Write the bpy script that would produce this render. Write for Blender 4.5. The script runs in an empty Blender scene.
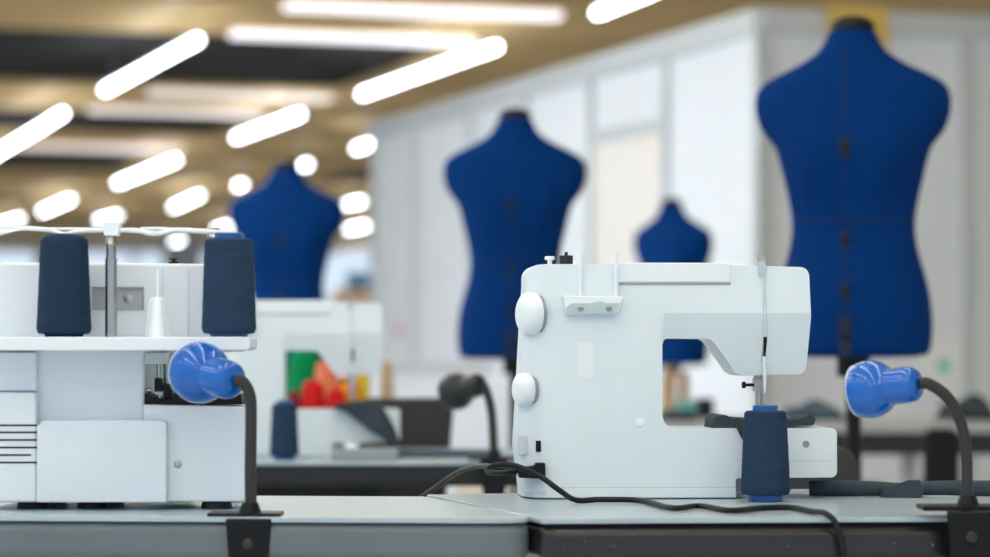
import bpy, bmesh, math, random
from mathutils import Vector, Matrix
random.seed(7)
S = bpy.context.scene
COL = S.collection
F = 2900.0
HZ = 345.0
CAM_Z = 0.945
TH = math.atan((HZ - 278.5) / F)
TAB = 0.75

def ray(px, py):
    u = px - 495.0; v = 278.5 - py
    return Vector((u, F*math.cos(TH) - v*math.sin(TH), F*math.sin(TH) + v*math.cos(TH)))
def at(px, py, Y):
    r = ray(px, py)
    return Vector((r.x*Y/r.y, Y, CAM_Z + r.z*Y/r.y))
def hit(px, py, Z):
    r = ray(px, py); k = (Z - CAM_Z)/r.z
    return Vector((r.x*k, r.y*k, Z))

# ------------------------------------------------------------------ materials
def mat(name, col, rough=0.5, metal=0.0, bump=0.0, bscale=200.0, var=0.0, vscale=8.0, emit=None, coat=0.0, sheen=0.0, stretch=(1,1,1), spec=0.5):
    m = bpy.data.materials.new(name); m.use_nodes = True
    nt = m.node_tree; b = nt.nodes['Principled BSDF']
    b.inputs['Base Color'].default_value = (*col, 1); b.inputs['Roughness'].default_value = rough
    b.inputs['Metallic'].default_value = metal; b.inputs['Coat Weight'].default_value = coat
    b.inputs['Coat Roughness'].default_value = 0.03
    b.inputs['Specular IOR Level'].default_value = spec
    if sheen:
        b.inputs['Sheen Weight'].default_value = sheen; b.inputs['Sheen Roughness'].default_value = 0.25
        b.inputs['Sheen Tint'].default_value = (min(1,col[0]*4+.05), min(1,col[1]*4+.1), min(1,col[2]*3+.3), 1)
    tc = nt.nodes.new('ShaderNodeTexCoord'); mp = nt.nodes.new('ShaderNodeMapping')
    mp.inputs['Scale'].default_value = stretch
    nt.links.new(tc.outputs['Object'], mp.inputs['Vector'])
    if var:
        n = nt.nodes.new('ShaderNodeTexNoise'); n.inputs['Scale'].default_value = vscale; n.inputs['Detail'].default_value = 4
        r = nt.nodes.new('ShaderNodeValToRGB')
        r.color_ramp.elements[0].position = 0.3; r.color_ramp.elements[1].position = 0.7
        r.color_ramp.elements[0].color = (*[c*(1-var) for c in col], 1); r.color_ramp.elements[1].color = (*[min(1, c*(1+var)) for c in col], 1)
        nt.links.new(mp.outputs[0], n.inputs['Vector']); nt.links.new(n.outputs['Fac'], r.inputs['Fac']); nt.links.new(r.outputs['Color'], b.inputs['Base Color'])
    if bump:
        n2 = nt.nodes.new('ShaderNodeTexNoise'); n2.inputs['Scale'].default_value = bscale; n2.inputs['Detail'].default_value = 3
        bp = nt.nodes.new('ShaderNodeBump'); bp.inputs['Strength'].default_value = bump; bp.inputs['Distance'].default_value = 0.002
        nt.links.new(mp.outputs[0], n2.inputs['Vector']); nt.links.new(n2.outputs['Fac'], bp.inputs['Height']); nt.links.new(bp.outputs['Normal'], b.inputs['Normal'])
    if emit:
        b.inputs['Emission Color'].default_value = (*emit[0], 1); b.inputs['Emission Strength'].default_value = emit[1]
    return m

def thread_mat(name, col, var=0.14):
    m = mat(name, col, 0.85, sheen=0.0, spec=0.2)
    nt = m.node_tree; b = nt.nodes['Principled BSDF']
    tc = nt.nodes.new('ShaderNodeTexCoord')
    mp = nt.nodes.new('ShaderNodeMapping'); mp.inputs['Scale'].default_value = (30, 30, 260)
    n = nt.nodes.new('ShaderNodeTexNoise'); n.inputs['Scale'].default_value = 1.0; n.inputs['Detail'].default_value = 5
    r = nt.nodes.new('ShaderNodeValToRGB')
    r.color_ramp.elements[0].position = 0.32; r.color_ramp.elements[1].position = 0.7
    r.color_ramp.elements[0].color = (*[c*(1-var) for c in col], 1); r.color_ramp.elements[1].color = (*[c*(1+var) for c in col], 1)
    w = nt.nodes.new('ShaderNodeTexWave'); w.wave_type = 'BANDS'; w.bands_direction = 'Z'
    w.inputs['Scale'].default_value = 260; w.inputs['Distortion'].default_value = 3
    bp = nt.nodes.new('ShaderNodeBump'); bp.inputs['Strength'].default_value = 0.35; bp.inputs['Distance'].default_value = 0.0006
    L = nt.links.new
    L(tc.outputs['Object'], mp.inputs['Vector']); L(mp.outputs[0], n.inputs['Vector']); L(n.outputs['Fac'], r.inputs['Fac']); L(r.outputs['Color'], b.inputs['Base Color'])
    L(tc.outputs['Object'], w.inputs['Vector']); L(w.outputs['Fac'], bp.inputs['Height']); L(bp.outputs['Normal'], b.inputs['Normal'])
    return m

M = {}
M['white'] = mat('white_plastic', (0.75, 0.83, 0.89), 0.34, var=0.015, vscale=20)
M['white2'] = mat('bright_white_plastic', (0.83, 0.89, 0.94), 0.3)
M['serger'] = mat('serger_plastic', (0.77, 0.83, 0.90), 0.3, var=0.015, vscale=18)
M['offgrey'] = mat('pale_grey_plastic', (0.60, 0.66, 0.70), 0.4)
M['clear'] = mat('milky_bracket_plastic', (0.50, 0.60, 0.63), 0.25)
M['midgrey'] = mat('recess_grey_plastic', (0.42, 0.44, 0.47), 0.45)
M['groove'] = mat('seam_grey', (0.30, 0.34, 0.37), 0.6)
M['black'] = mat('black_plastic', (0.006, 0.006, 0.008), 0.42, spec=0.2)
M['rubber'] = mat('black_rubber', (0.010, 0.011, 0.013), 0.5, spec=0.25)
M['goose'] = mat('gooseneck_rubber', (0.030, 0.029, 0.033), 0.48, spec=0.3, bump=0.2, bscale=300)
M['chrome'] = mat('chrome', (0.40, 0.385, 0.37), 0.25, 1.0)
M['steel'] = mat('dull_steel', (0.42, 0.42, 0.41), 0.35, 1.0)
M['thread'] = thread_mat('navy_thread', (0.018, 0.044, 0.092))
M['thread_dark'] = thread_mat('dark_navy_thread', (0.012, 0.032, 0.072))
M['core'] = mat('blue_cone_core', (0.005, 0.09, 0.34), 0.35)
M['lampblue'] = mat('glossy_blue_enamel', (0.0, 0.112, 0.50), 0.10, coat=0.7, spec=0.10)
M['lampblue'].node_tree.nodes['Principled BSDF'].inputs['Coat IOR'].default_value = 1.6
M['lampblack'] = mat('glossy_black_enamel', (0.012, 0.015, 0.019), 0.3, coat=0.15, spec=0.3)
M['rim'] = mat('pale_shade_rim', (0.55, 0.62, 0.70), 0.3)
M['form'] = mat('blue_jersey', (0.0, 0.029, 0.150), 0.85, bump=0.25, bscale=500, var=0.06, vscale=30, sheen=0.12, spec=0.08)
M['formdark'] = mat('dark_seam', (0.004, 0.012, 0.05), 0.8)
M['top_l'] = mat('grey_laminate', (0.38, 0.475, 0.55), 0.30, var=0.05, vscale=6, bump=0.05, bscale=60)
M['top_r'] = mat('grey_laminate_worn', (0.37, 0.455, 0.525), 0.28, var=0.07, vscale=9, bump=0.05, bscale=60)
M['edge_l'] = mat('grey_edge_band', (0.115, 0.15, 0.17), 0.5, var=0.08, vscale=12)
M['dgrey'] = mat('dark_grey_panel', (0.022, 0.025, 0.029), 0.6, spec=0.2)
M['cloth'] = mat('charcoal_cloth', (0.034, 0.050, 0.068), 0.9, bump=0.4, bscale=300, var=0.15, vscale=25)
M['cloth_blue'] = mat('slate_cloth', (0.06, 0.10, 0.145), 0.9, bump=0.3, bscale=300, var=0.1, vscale=20)
M['chair'] = mat('dark_chair_plastic', (0.04, 0.04, 0.046), 0.6, spec=0.2)
M['panel'] = mat('white_partition', (0.79, 0.83, 0.90), 0.55, var=0.015, vscale=2)
M['alu'] = mat('aluminium_profile', (0.60, 0.64, 0.67), 0.45, 0.2)
M['door'] = mat('warm_white_door', (0.82, 0.79, 0.77), 0.55)
M['farwall'] = mat('far_wall_paint', (0.84, 0.81, 0.85), 0.7, var=0.04, vscale=0.4)
M['tan'] = mat('tan_wood', (0.88, 0.59, 0.25), 0.6, var=0.22, vscale=1.2, stretch=(0.3, 1.2, 1.2))
M['void'] = mat('dark_ceiling_void', (0.018, 0.017, 0.019), 0.9)
M['column'] = mat('blue_grey_column', (0.42, 0.48, 0.56), 0.6)
M['floor'] = mat('grey_floor', (0.66, 0.67, 0.68), 0.4, var=0.05, vscale=1.0)
M['tube'] = mat('lit_tube', (1, 1, 1), 0.5, emit=((0.86, 0.91, 1.0), 14.0))
M['tube_near'] = mat('lit_near_tube', (1, 1, 1), 0.5, emit=((0.77, 0.88, 1.0), 9.8))
M['tube_dim'] = mat('lit_diffuser', (0.8, 0.8, 0.8), 0.5, emit=((0.94, 0.92, 1.0), 1.35))
M['tube_far'] = mat('lit_far_diffuser', (0.8, 0.8, 0.8), 0.5, emit=((0.96, 0.90, 0.88), 0.75))
M['housing'] = mat('lamp_housing', (0.7, 0.7, 0.7), 0.5)
M['wood'] = mat('brown_wood', (0.40, 0.24, 0.13), 0.6, var=0.2, vscale=9)
M['yellow'] = mat('yellow_board', (0.72, 0.50, 0.12), 0.6)
M['cream'] = mat('cream_card', (0.75, 0.70, 0.58), 0.7)
M['amber'] = mat('amber_card', (0.75, 0.45, 0.05), 0.7)
M['teal'] = mat('teal_card', (0.12, 0.42, 0.42), 0.6)
M['turq'] = mat('turquoise_print', (0.05, 0.55, 0.60), 0.5)
M['paper'] = mat('white_paper', (0.85, 0.87, 0.88), 0.6)
M['skyblue'] = mat('blue_box', (0.10, 0.30, 0.50), 0.6)
M['orange'] = mat('orange_box', (0.75, 0.38, 0.14), 0.6)
M['pink'] = mat('pink_tag', (0.75, 0.25, 0.45), 0.6)
M['tanobj'] = mat('tan_card', (0.55, 0.40, 0.25), 0.7)
for nm, c in (('green', (0.0, 0.27, 0.09)), ('red', (0.62, 0.012, 0.015)), ('crimson', (0.25, 0.02, 0.04)), ('orangey', (0.85, 0.28, 0.01)), ('coral', (0.80, 0.24, 0.13)), ('yel', (0.80, 0.60, 0.05))):
    M['t_'+nm] = thread_mat(nm+'_thread', c, 0.12)
# worn black edge band of the right-hand table
M['edge_r'] = mat('worn_black_edge', (0.012, 0.012, 0.014), 0.25)
nt = M['edge_r'].node_tree; b = nt.nodes['Principled BSDF']
tc = nt.nodes.new('ShaderNodeTexCoord'); mp = nt.nodes.new('ShaderNodeMapping'); mp.inputs['Scale'].default_value = (120, 40, 70); mp.inputs['Rotation'].default_value = (0, 0.5, 0)
n = nt.nodes.new('ShaderNodeTexNoise'); n.inputs['Scale'].default_value = 1; n.inputs['Detail'].default_value = 3
r = nt.nodes.new('ShaderNodeValToRGB'); r.color_ramp.elements[0].position = 0.70; r.color_ramp.elements[1].position = 0.76
r.color_ramp.elements[0].color = (0.012, 0.012, 0.014, 1); r.color_ramp.elements[1].color = (0.42, 0.45, 0.47, 1)
nt.links.new(tc.outputs['Object'], mp.inputs[0]); nt.links.new(mp.outputs[0], n.inputs['Vector']); nt.links.new(n.outputs['Fac'], r.inputs['Fac']); nt.links.new(r.outputs[0], b.inputs['Base Color'])

# ------------------------------------------------------------------ mesh helpers
def B(): return bmesh.new()
def box(bm, x0, x1, y0, y1, z0, z1, mtx=None):
    vs = [bm.verts.new((x, y, z)) for x in (x0, x1) for y in (y0, y1) for z in (z0, z1)]
    for f in ((0,1,3,2),(4,6,7,5),(0,4,5,1),(2,3,7,6),(0,2,6,4),(1,5,7,3)):
        bm.faces.new([vs[i] for i in f])
    if mtx: bmesh.ops.transform(bm, matrix=mtx, verts=vs)
    return vs
def frame_of(d):
    d = d.normalized(); a = Vector((0,0,1)) if abs(d.z) < 0.9 else Vector((1,0,0))
    x = a.cross(d).normalized(); return x, d.cross(x).normalized()
def lathe(bm, prof, o=(0,0,0), axis=(0,0,1), seg=40, cap=True):
    o = Vector(o); d = Vector(axis).normalized(); x, y = frame_of(d); rings = []
    for r, t in prof:
        rings.append([bm.verts.new(o + d*t + (x*math.cos(a) + y*math.sin(a))*max(r, 1e-5)) for a in [2*math.pi*i/seg for i in range(seg)]])
    for A, C in zip(rings, rings[1:]):
        for i in range(seg):
            bm.faces.new((A[i], A[(i+1)%seg], C[(i+1)%seg], C[i]))
    if cap:
        bm.faces.new(list(reversed(rings[0]))); bm.faces.new(rings[-1])
def cyl(bm, p, q, r, r2=None, seg=20):
    p = Vector(p); q = Vector(q); lathe(bm, [(r, 0), (r if r2 is None else r2, (q-p).length)], p, q-p, seg)
def catmull(pts, n=10):
    P = [Vector(p) for p in pts]; P = [P[0]*2-P[1]] + P + [P[-1]*2-P[-2]]; out = []
    for i in range(1, len(P)-2):
        for k in range(n):
            t = k/n; a, b_, c, d = P[i-1:i+3]
            out.append(0.5*((2*b_) + (c-a)*t + (2*a-5*b_+4*c-d)*t*t + (3*b_-a-3*c+d)*t**3))
    out.append(P[-2]); return out
def tube(bm, pts, r, seg=12, n=10, smooth=True, ribs=None):
    P = catmull(pts, n) if smooth else [Vector(p) for p in pts]
    d0 = (P[1]-P[0]).normalized(); x, y = frame_of(d0); rings = []
    for i, p in enumerate(P):
        d = (P[min(i+1, len(P)-1)] - P[max(i-1, 0)]).normalized()
        x = (x - d*x.dot(d)).normalized(); y = d.cross(x)
        rr = r(i/(len(P)-1)) if callable(r) else r
        if ribs: rr += ribs*(i % 2)
        rings.append([bm.verts.new(p + (x*math.cos(a)+y*math.sin(a))*rr) for a in [2*math.pi*k/seg for k in range(seg)]])
    for A, C in zip(rings, rings[1:]):
        for i in range(seg): bm.faces.new((A[i], A[(i+1)%seg], C[(i+1)%seg], C[i]))
    bm.faces.new(list(reversed(rings[0]))); bm.faces.new(rings[-1])
def arc(cx, cy, r, a0, a1, n=6, ry=None):
    ry = ry or r
    return [(cx + r*math.cos(math.radians(a0+(a1-a0)*i/n)), cy + ry*math.sin(math.radians(a0+(a1-a0)*i/n))) for i in range(n+1)]
def prism_xz(bm, pts, y0, y1):
    """outline in XZ, extruded along Y; returns (near verts, far verts)"""
    A = [bm.verts.new((x, y0, z)) for x, z in pts]; C = [bm.verts.new((x, y1, z)) for x, z in pts]
    n = len(pts); bm.faces.new(A); bm.faces.new(list(reversed(C)))
    for i in range(n): bm.faces.new((A[i], C[i], C[(i+1)%n], A[(i+1)%n]))
def prism_xy(bm, pts, z0, z1):
    A = [bm.verts.new((x, y, z0)) for x, y in pts]; C = [bm.verts.new((x, y, z1)) for x, y in pts]
    n = len(pts); bm.faces.new(A); bm.faces.new(list(reversed(C)))
    for i in range(n): bm.faces.new((A[i], C[i], C[(i+1)%n], A[(i+1)%n]))
def obj(name, bm, m, parent=None, bevel=0.0, smooth=True, seg=3, angle=35, sub=0):
    bmesh.ops.recalc_face_normals(bm, faces=bm.faces[:])
    me = bpy.data.meshes.new(name); 
    if smooth:
        for f in bm.faces: f.smooth = True
        lim = math.radians(angle)
        for e in bm.edges:
            if len(e.link_faces) == 2 and e.calc_face_angle(0) > lim: e.smooth = False
    bm.to_mesh(me); bm.free()
    o = bpy.data.objects.new(name, me); COL.objects.link(o); me.materials.append(m)
    if bevel:
        md = o.modifiers.new('bevel', 'BEVEL'); md.width = bevel; md.segments = seg; md.limit_method = 'ANGLE'; md.angle_limit = math.radians(30); md.harden_normals = True
    if sub:
        md = o.modifiers.new('sub', 'SUBSURF'); md.levels = sub; md.render_levels = sub
    if parent: o.parent = parent
    return o
def tag(o, label=None, cat=None, group=None, kind=None):
    if label: o['label'] = label
    if cat: o['category'] = cat
    if group: o['group'] = group
    if kind: o['kind'] = kind
    return o
def thing(name, label, cat, loc=(0,0,0), rz=0.0, group=None):
    o = bpy.data.objects.new(name, None); COL.objects.link(o); o.empty_display_size = 0.05
    o.location = loc; o.rotation_euler = (0, 0, rz); return tag(o, label, cat, group)
def dup(root, loc, rz, label, scale=1.0):
    r = root.copy(); COL.objects.link(r); r.location = loc; r.rotation_euler = (0, 0, rz); r.scale = (scale,)*3; r['label'] = label
    def kids(src, dst):
        for ch in list(src.children):
            if ch == dst: continue
            c = ch.copy(); COL.objects.link(c); c.parent = dst; kids(ch, c)
    kids(root, r); return r
def struct(name, bm, m, label=None, **k):
    return tag(obj(name, bm, m, **k), label, None, None, 'structure')

# ------------------------------------------------------------------ camera
cam = bpy.data.cameras.new('camera'); co = bpy.data.objects.new('camera', cam); COL.objects.link(co)
cam.sensor_width = 36; cam.lens = F/990*36
co.location = (0, 0, CAM_Z); co.rotation_euler = (math.pi/2 + TH, 0, 0)
cam.dof.use_dof = True; cam.dof.focus_distance = 3.66; cam.dof.aperture_fstop = cam.lens/28.0
cam.clip_end = 300
S.camera = co

# ------------------------------------------------------------------ the setting
PHI = math.atan(865/F)                         # the hall runs off to the left of the view
D = Vector((-math.sin(PHI), math.cos(PHI), 0)); E = Vector((math.cos(PHI), math.sin(PHI), 0))
bm = B(); box(bm, -30, 12, -3, 95, -0.05, 0); struct('floor', bm, M['floor'], 'pale grey hall floor', smooth=False)
def wallY(px): return 14587.0/(px+370.0)
def wallP(px): 
    Y = wallY(px); return Vector((5.03 - 0.2983*Y, Y, 0))
WT = 2.43
corner = wallP(760); wend = wallP(372)
def oriented(bm, p, q, thick, z0, z1, side=1):
    """slab whose front runs p->q, thickness going away"""
    d = (q-p); L = d.length; ang = math.atan2(d.y, d.x)
    box(bm, 0, L, 0, thick*side, z0, z1, Matrix.Translation(Vector((p.x, p.y, 0))) @ Matrix.Rotation(ang, 4, 'Z'))
bm = B(); oriented(bm, wend, corner, 0.06, 0, WT); struct('wall_right', bm, M['panel'], 'white panel partition running away to the left', smooth=False)
rend = corner + E*2.6
bm = B(); oriented(bm, corner, rend, 0.06, 0, WT); struct('wall_back', bm, M['panel'], 'white panel partition behind the largest dress form', smooth=False)
bm = B(); oriented(bm, wend + D*0.01 - E*0.03, corner - E*0.03 , 0.05, WT-0.10, WT+0.02); struct('trim_1', bm, M['alu'], 'aluminium head rail of the long partition', bevel=0.005)
bm = B(); oriented(bm, corner - D*0.03, rend - D*0.03, 0.05, WT-0.09, WT+0.02); struct('trim_2', bm, M['alu'], 'aluminium head rail of the end partition', bevel=0.005)
k = 3
for px in (762, 669, 594, 529, 473, 417, 376):
    p = wallP(px); bm = B(); oriented(bm, p - E*0.035 + D*0.03, p - E*0.035 - D*0.03, 0.05, 0, WT-0.10)
    struct('trim_%d' % k, bm, M['alu'], 'aluminium post between white partition panels', bevel=0.004); k += 1
for s in (1.0, 2.0):
    p = corner + E*s; bm = B(); oriented(bm, p - D*0.035 - E*0.03, p - D*0.035 + E*0.03, 0.05, 0, WT-0.09)
    struct('trim_%d' % k, bm, M['alu'], 'aluminium post of the end partition', bevel=0.004); k += 1
p, q = wallP(597.5), wallP(665)
bm = B(); oriented(bm, p - E*0.02, q - E*0.02, 0.03, 0.01, 1.99); dr = struct('door_1', bm, M['door'], 'warm white door in the partition', bevel=0.004)
bm = B(); oriented(bm, p - E*0.035, q - E*0.035, 0.045, 1.99, 2.05); obj('lintel', bm, M['alu'], dr, bevel=0.004)
# far wall with invented openings showing bright sky and lighting the hall; its columns
fw = Vector((-9.0, 72.0, 0))
bm = B(); oriented(bm, fw - E*22, fw + E*16, 0.3, 0, 0.75); struct('wall_far', bm, M['farwall'], 'pale low wall under the windows at the far end of the hall', smooth=False)
bm = B(); oriented(bm, fw - E*22, fw + E*16, 0.3, 3.25, 3.8); struct('trim_40', bm, M['farwall'], 'pale lintel over the far windows', smooth=False)
for i_ in range(9):
    c_ = fw + E*(-20 + 4.4*i_); bm = B(); oriented(bm, c_, c_ + E*0.5, 0.25, 0.75, 3.25); wn = struct('window_%d' % (i_+1), bm, M['farwall'], 'pier between the daylit far windows', smooth=False)
    bm = B(); oriented(bm, c_ + E*2.4, c_ + E*2.5, 0.1, 0.75, 3.25); obj('window_mullion', bm, M['panel'], wn)
n = 0
for px, Y, w in ((182, 66, 0.75), (266, 65, 0.80)):
    c = at(px, 345, Y); n += 1
    bm = B(); box(bm, -w/2, w/2, -w/2, w/2, 0, 3.58); o = struct('column_%d' % n, bm, M['column'], 'blue grey concrete column of the hall', bevel=0.02)
    o.location = (c.x, c.y, 0); o.rotation_euler = (0, 0, PHI)
# ceiling: tan soffit with open bays; black sheets paint their shade
H = 3.5
a = hit(392, 70, H); t0 = a.dot(E)
def sd(py, px=200): return hit(px, py, H).dot(D)
def slab(bm, s0, s1, ta, tb, z0, z1):
    box(bm, ta, tb, s0, s1, z0, z1, Matrix(((E.x, D.x, 0, 0), (E.y, D.y, 0, 0), (0, 0, 1, 0), (0, 0, 0, 1))))
bm = B()
bays = [(86, 34), (135, 113), (172, 154), (206, 200)]
edges = [-8.0]
for y1, y0 in bays: edges += [sd(y0), sd(y1)]
edges.append(74)
for i in range(0, len(edges), 2): slab(bm, edges[i], edges[i+1], -4.5, t0, H, H+0.03)
slab(bm, edges[0], 74, t0, t0+12, H, H+0.03)
struct('ceiling', bm, M['tan'], 'tan timber ceiling with open bays', smooth=False)
bm = B(); slab(bm, edges[0], 74, -4.5, t0+12, H+0.06, H+0.12); struct('ceiling_void', bm, M['void'], 'dark roof space above the open ceiling bays', smooth=False)  # black sheet close above the soffit, shade of the bays in its colour

pa, pb = hit(312, 181, H), hit(378, 171, H)
bm = B(); slab(bm, pa.dot(D), pb.dot(D), pa.dot(E), pb.dot(E)+0.4, H-0.012, H-0.002); struct('ceiling_panel', bm, M['void'], 'dark panel in the ceiling right of the leftmost dress form neck', smooth=False)  # black sheet under the soffit paints the shade of one more bay
# ceiling lights
def lamp_strip(p, q, w, h, m, name, label, group, drop=0.0):
    c = (p+q)/2; L = (q-p).length; ang = math.atan2(q.y-p.y, q.x-p.x)
    t = thing(name, label, 'ceiling light', c, ang, group)
    bm = B(); box(bm, -L/2, L/2, -w/2, w/2, 0, h); obj('diffuser', bm, m, t, bevel=min(w, h)*0.4)
    bm = B(); box(bm, -L/2-0.03, L/2+0.03, -w*0.25, w*0.25, h, h+0.03); obj('housing', bm, M['housing'], t, bevel=0.01)
    for s in (-0.4, 0.4):
        bm = B(); cyl(bm, (s*L, 0, h+0.03), (s*L, 0, H+0.001-c.z), 0.008, seg=8); obj('suspension', bm, M['steel'], t)
LH = 3.22
lamps = [
 ((105,93),(198,43),'slanting tube light high at left, between two dark ceiling bays'),
 ((362,97),(497,50),'long slanting tube light above the gap between the two left dress forms'),
 ((-10,160),(63,116),'slanting tube light cut by the left edge of the ceiling'),
 ((117,185),(176,162),'slanting tube light above the thread stand of the serger'),
 ((236,140),(300,117),'slanting tube light right above the leftmost dress form'),
 ((42,213),(71,201),'short tube light just above the left navy thread cone'),
 ((173,209),(200,197),'short tube light in front of the left grey column'),
 ((356,151),(370,146),'small tube light beside the left end of the white partition'),
 ((237,188),(243,186),'round looking far light left of the leftmost dress form neck'),
 ((303,168),(308,166),'round looking far light touching the neck of the leftmost dress form'),
 ((347,206),(362,203),'far light right of the leftmost dress form shoulder'),
 ((348,231),(366,227),'far light below another one, right of the leftmost dress form'),
 ((98,222),(118,217),'far light behind the chrome pole of the thread stand'),
 ((173,243),(181,241),'round looking far light low, right of the thread stand pole'),
 ((216,231),(232,227),'far light directly behind the top of the right thread cone on the serger'),
 ((0,226),(20,220),'far light at the left edge beside the short slanting tubes'),
 ((597,17),(690,-20),'tube light at the top edge above the partition rail'),
]
for p, q, lab in lamps:
    p = hit(*p, LH); q = hit(*q, LH)
    lamp_strip(p, q, 0.06, 0.05, M['tube'], 'ceiling_light', lab, 'slanting tube lights of the hall')
strips = [
 ((285,10),(560,20),M['tube_dim'],0.18,'white light strip crossing the very top of the view'),
 ((232,37),(475,46),M['tube_dim'],0.20,'white light strip crossing below the topmost one'),
 ((150,95),(330,101),M['tube_far'],0.30,'cream light strip crossing above the leftmost dress form, upper of two'),
 ((90,112),(262,117),M['tube_far'],0.24,'cream light strip crossing above the leftmost dress form, lower of two'),
 ((20,148),(180,152),M['tube_far'],0.35,'faint cream light strip crossing the far left of the ceiling'),
]
for p, q, m, w, lab in strips:
    lamp_strip(hit(*p, 3.44), hit(*q, 3.44), w, 0.05, m, 'ceiling_light', lab, 'light strips across the hall')
lamp_strip(hit(345,254,3.05), hit(378,248,3.05), 0.3, 0.08, M['tube_far'], 'ceiling_light', 'dim low far light right of the leftmost dress form, lowest of three', 'slanting tube lights of the hall')
# rows carry on unseen overhead; those further back added to light the partition
for tt in (-3.4, -1.9, -0.5, 0.9, 2.3):
    for ss in (-3.2, 2.2, 7.6, 11.6, 15.0):
        c = E*tt + D*(ss + 0.5*tt) + Vector((0, 0, LH)); lamp_strip(c - D*2.3, c + D*2.3, 0.15, 0.035, M['tube_near'], 'ceiling_light', 'tube light over the work tables', 'tube lights over the work tables')

# ------------------------------------------------------------------ tables
def table(name, label, pts, z, thick, mtop, medge, legs, rnd=0.0, edge_bevel=0.008):
    cx = sum(p[0] for p in pts)/len(pts); cy = sum(p[1] for p in pts)/len(pts)
    t = thing(name, label, 'table', (cx, cy, 0))
    P = [(x-cx, y-cy) for x, y in pts]
    bm = B(); prism_xy(bm, P, z-0.006, z); obj('table_top', bm, mtop, t, bevel=0.001)
    bm = B(); prism_xy(bm, [(x*1.0004, y*1.0004) for x, y in P], z-thick, z-0.0062); obj('edge_band', bm, medge, t, bevel=edge_bevel)
    for x, y in legs:
        bm = B(); cyl(bm, (x-cx, y-cy, 0), (x-cx, y-cy, z-thick), 0.02); obj('leg', bm, M['steel'], t)
    return t
def on(px, py, z=TAB):
    p = hit(px, py, z); return (p.x, p.y)
def rounded(pts, idx, r):
    out = []
    for i, p in enumerate(pts):
        if i not in idx: out.append(p); continue
        p = Vector(p); a = (Vector(pts[i-1])-p).normalized()*r; c = (Vector(pts[(i+1)%len(pts)])-p).normalized()*r
        for k in range(9):
            t = k/8; out.append(tuple((p+a)*(1-t)**2 + p*2*t*(1-t) + (p+c)*t*t))
    return out
A1, A2, A3, A4 = on(-60, 515.5), on(541, 518.5), on(425, 496.5), on(-60, 494)
lt = rounded([A1, A2, A3, A4], (1,), 0.06)
table('sewing_table', 'grey laminate work table with rounded corner under the white serger', lt, TAB, 0.05, M['top_l'], M['edge_l'],
      [(A1[0]+.05, A1[1]+.06), (A2[0]-.2, A2[1]+.06), (A3[0]-.1, A3[1]-.05), (A4[0]+.05, A4[1]-.05)], edge_bevel=0.012)
g = 0.0012
q1, q2, q3, q4 = on(541, 519), on(1080, 516), on(1080, 485), on(425, 496.5)
rt = rounded([(q1[0]+g, q1[1]+0.006), q2, q3, (q4[0]+g, q4[1]+0.05)], (), 0.0)
table('sewing_table', 'grey work table with worn black edge under the sewing machine', rt, TAB, 0.055, M['top_r'], M['edge_r'],
      [(q1[0]+.06, q1[1]+.08), (q2[0]-.05, q2[1]+.06), (q3[0]-.05, q3[1]-.06), (q4[0]+.12, q4[1]-.03)], edge_bevel=0.016)
T2 = 0.728
tb = [(-1.15, 5.38), (0.10, 5.38), (0.10, 6.12), (-1.15, 6.12)]
t2 = table('sewing_table', 'dark edged work table carrying the second sewing machine', tb, T2, 0.045, M['top_l'], M['dgrey'],
      [(-1.1, 5.45), (0.05, 5.45), (0.05, 6.05), (-1.1, 6.05)], edge_bevel=0.012)
bm = B(); box(bm, -0.62, 0.30, 0.0, 0.02, T2-0.16, T2-0.046); obj('modesty_panel', bm, M['dgrey'], t2)

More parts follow.
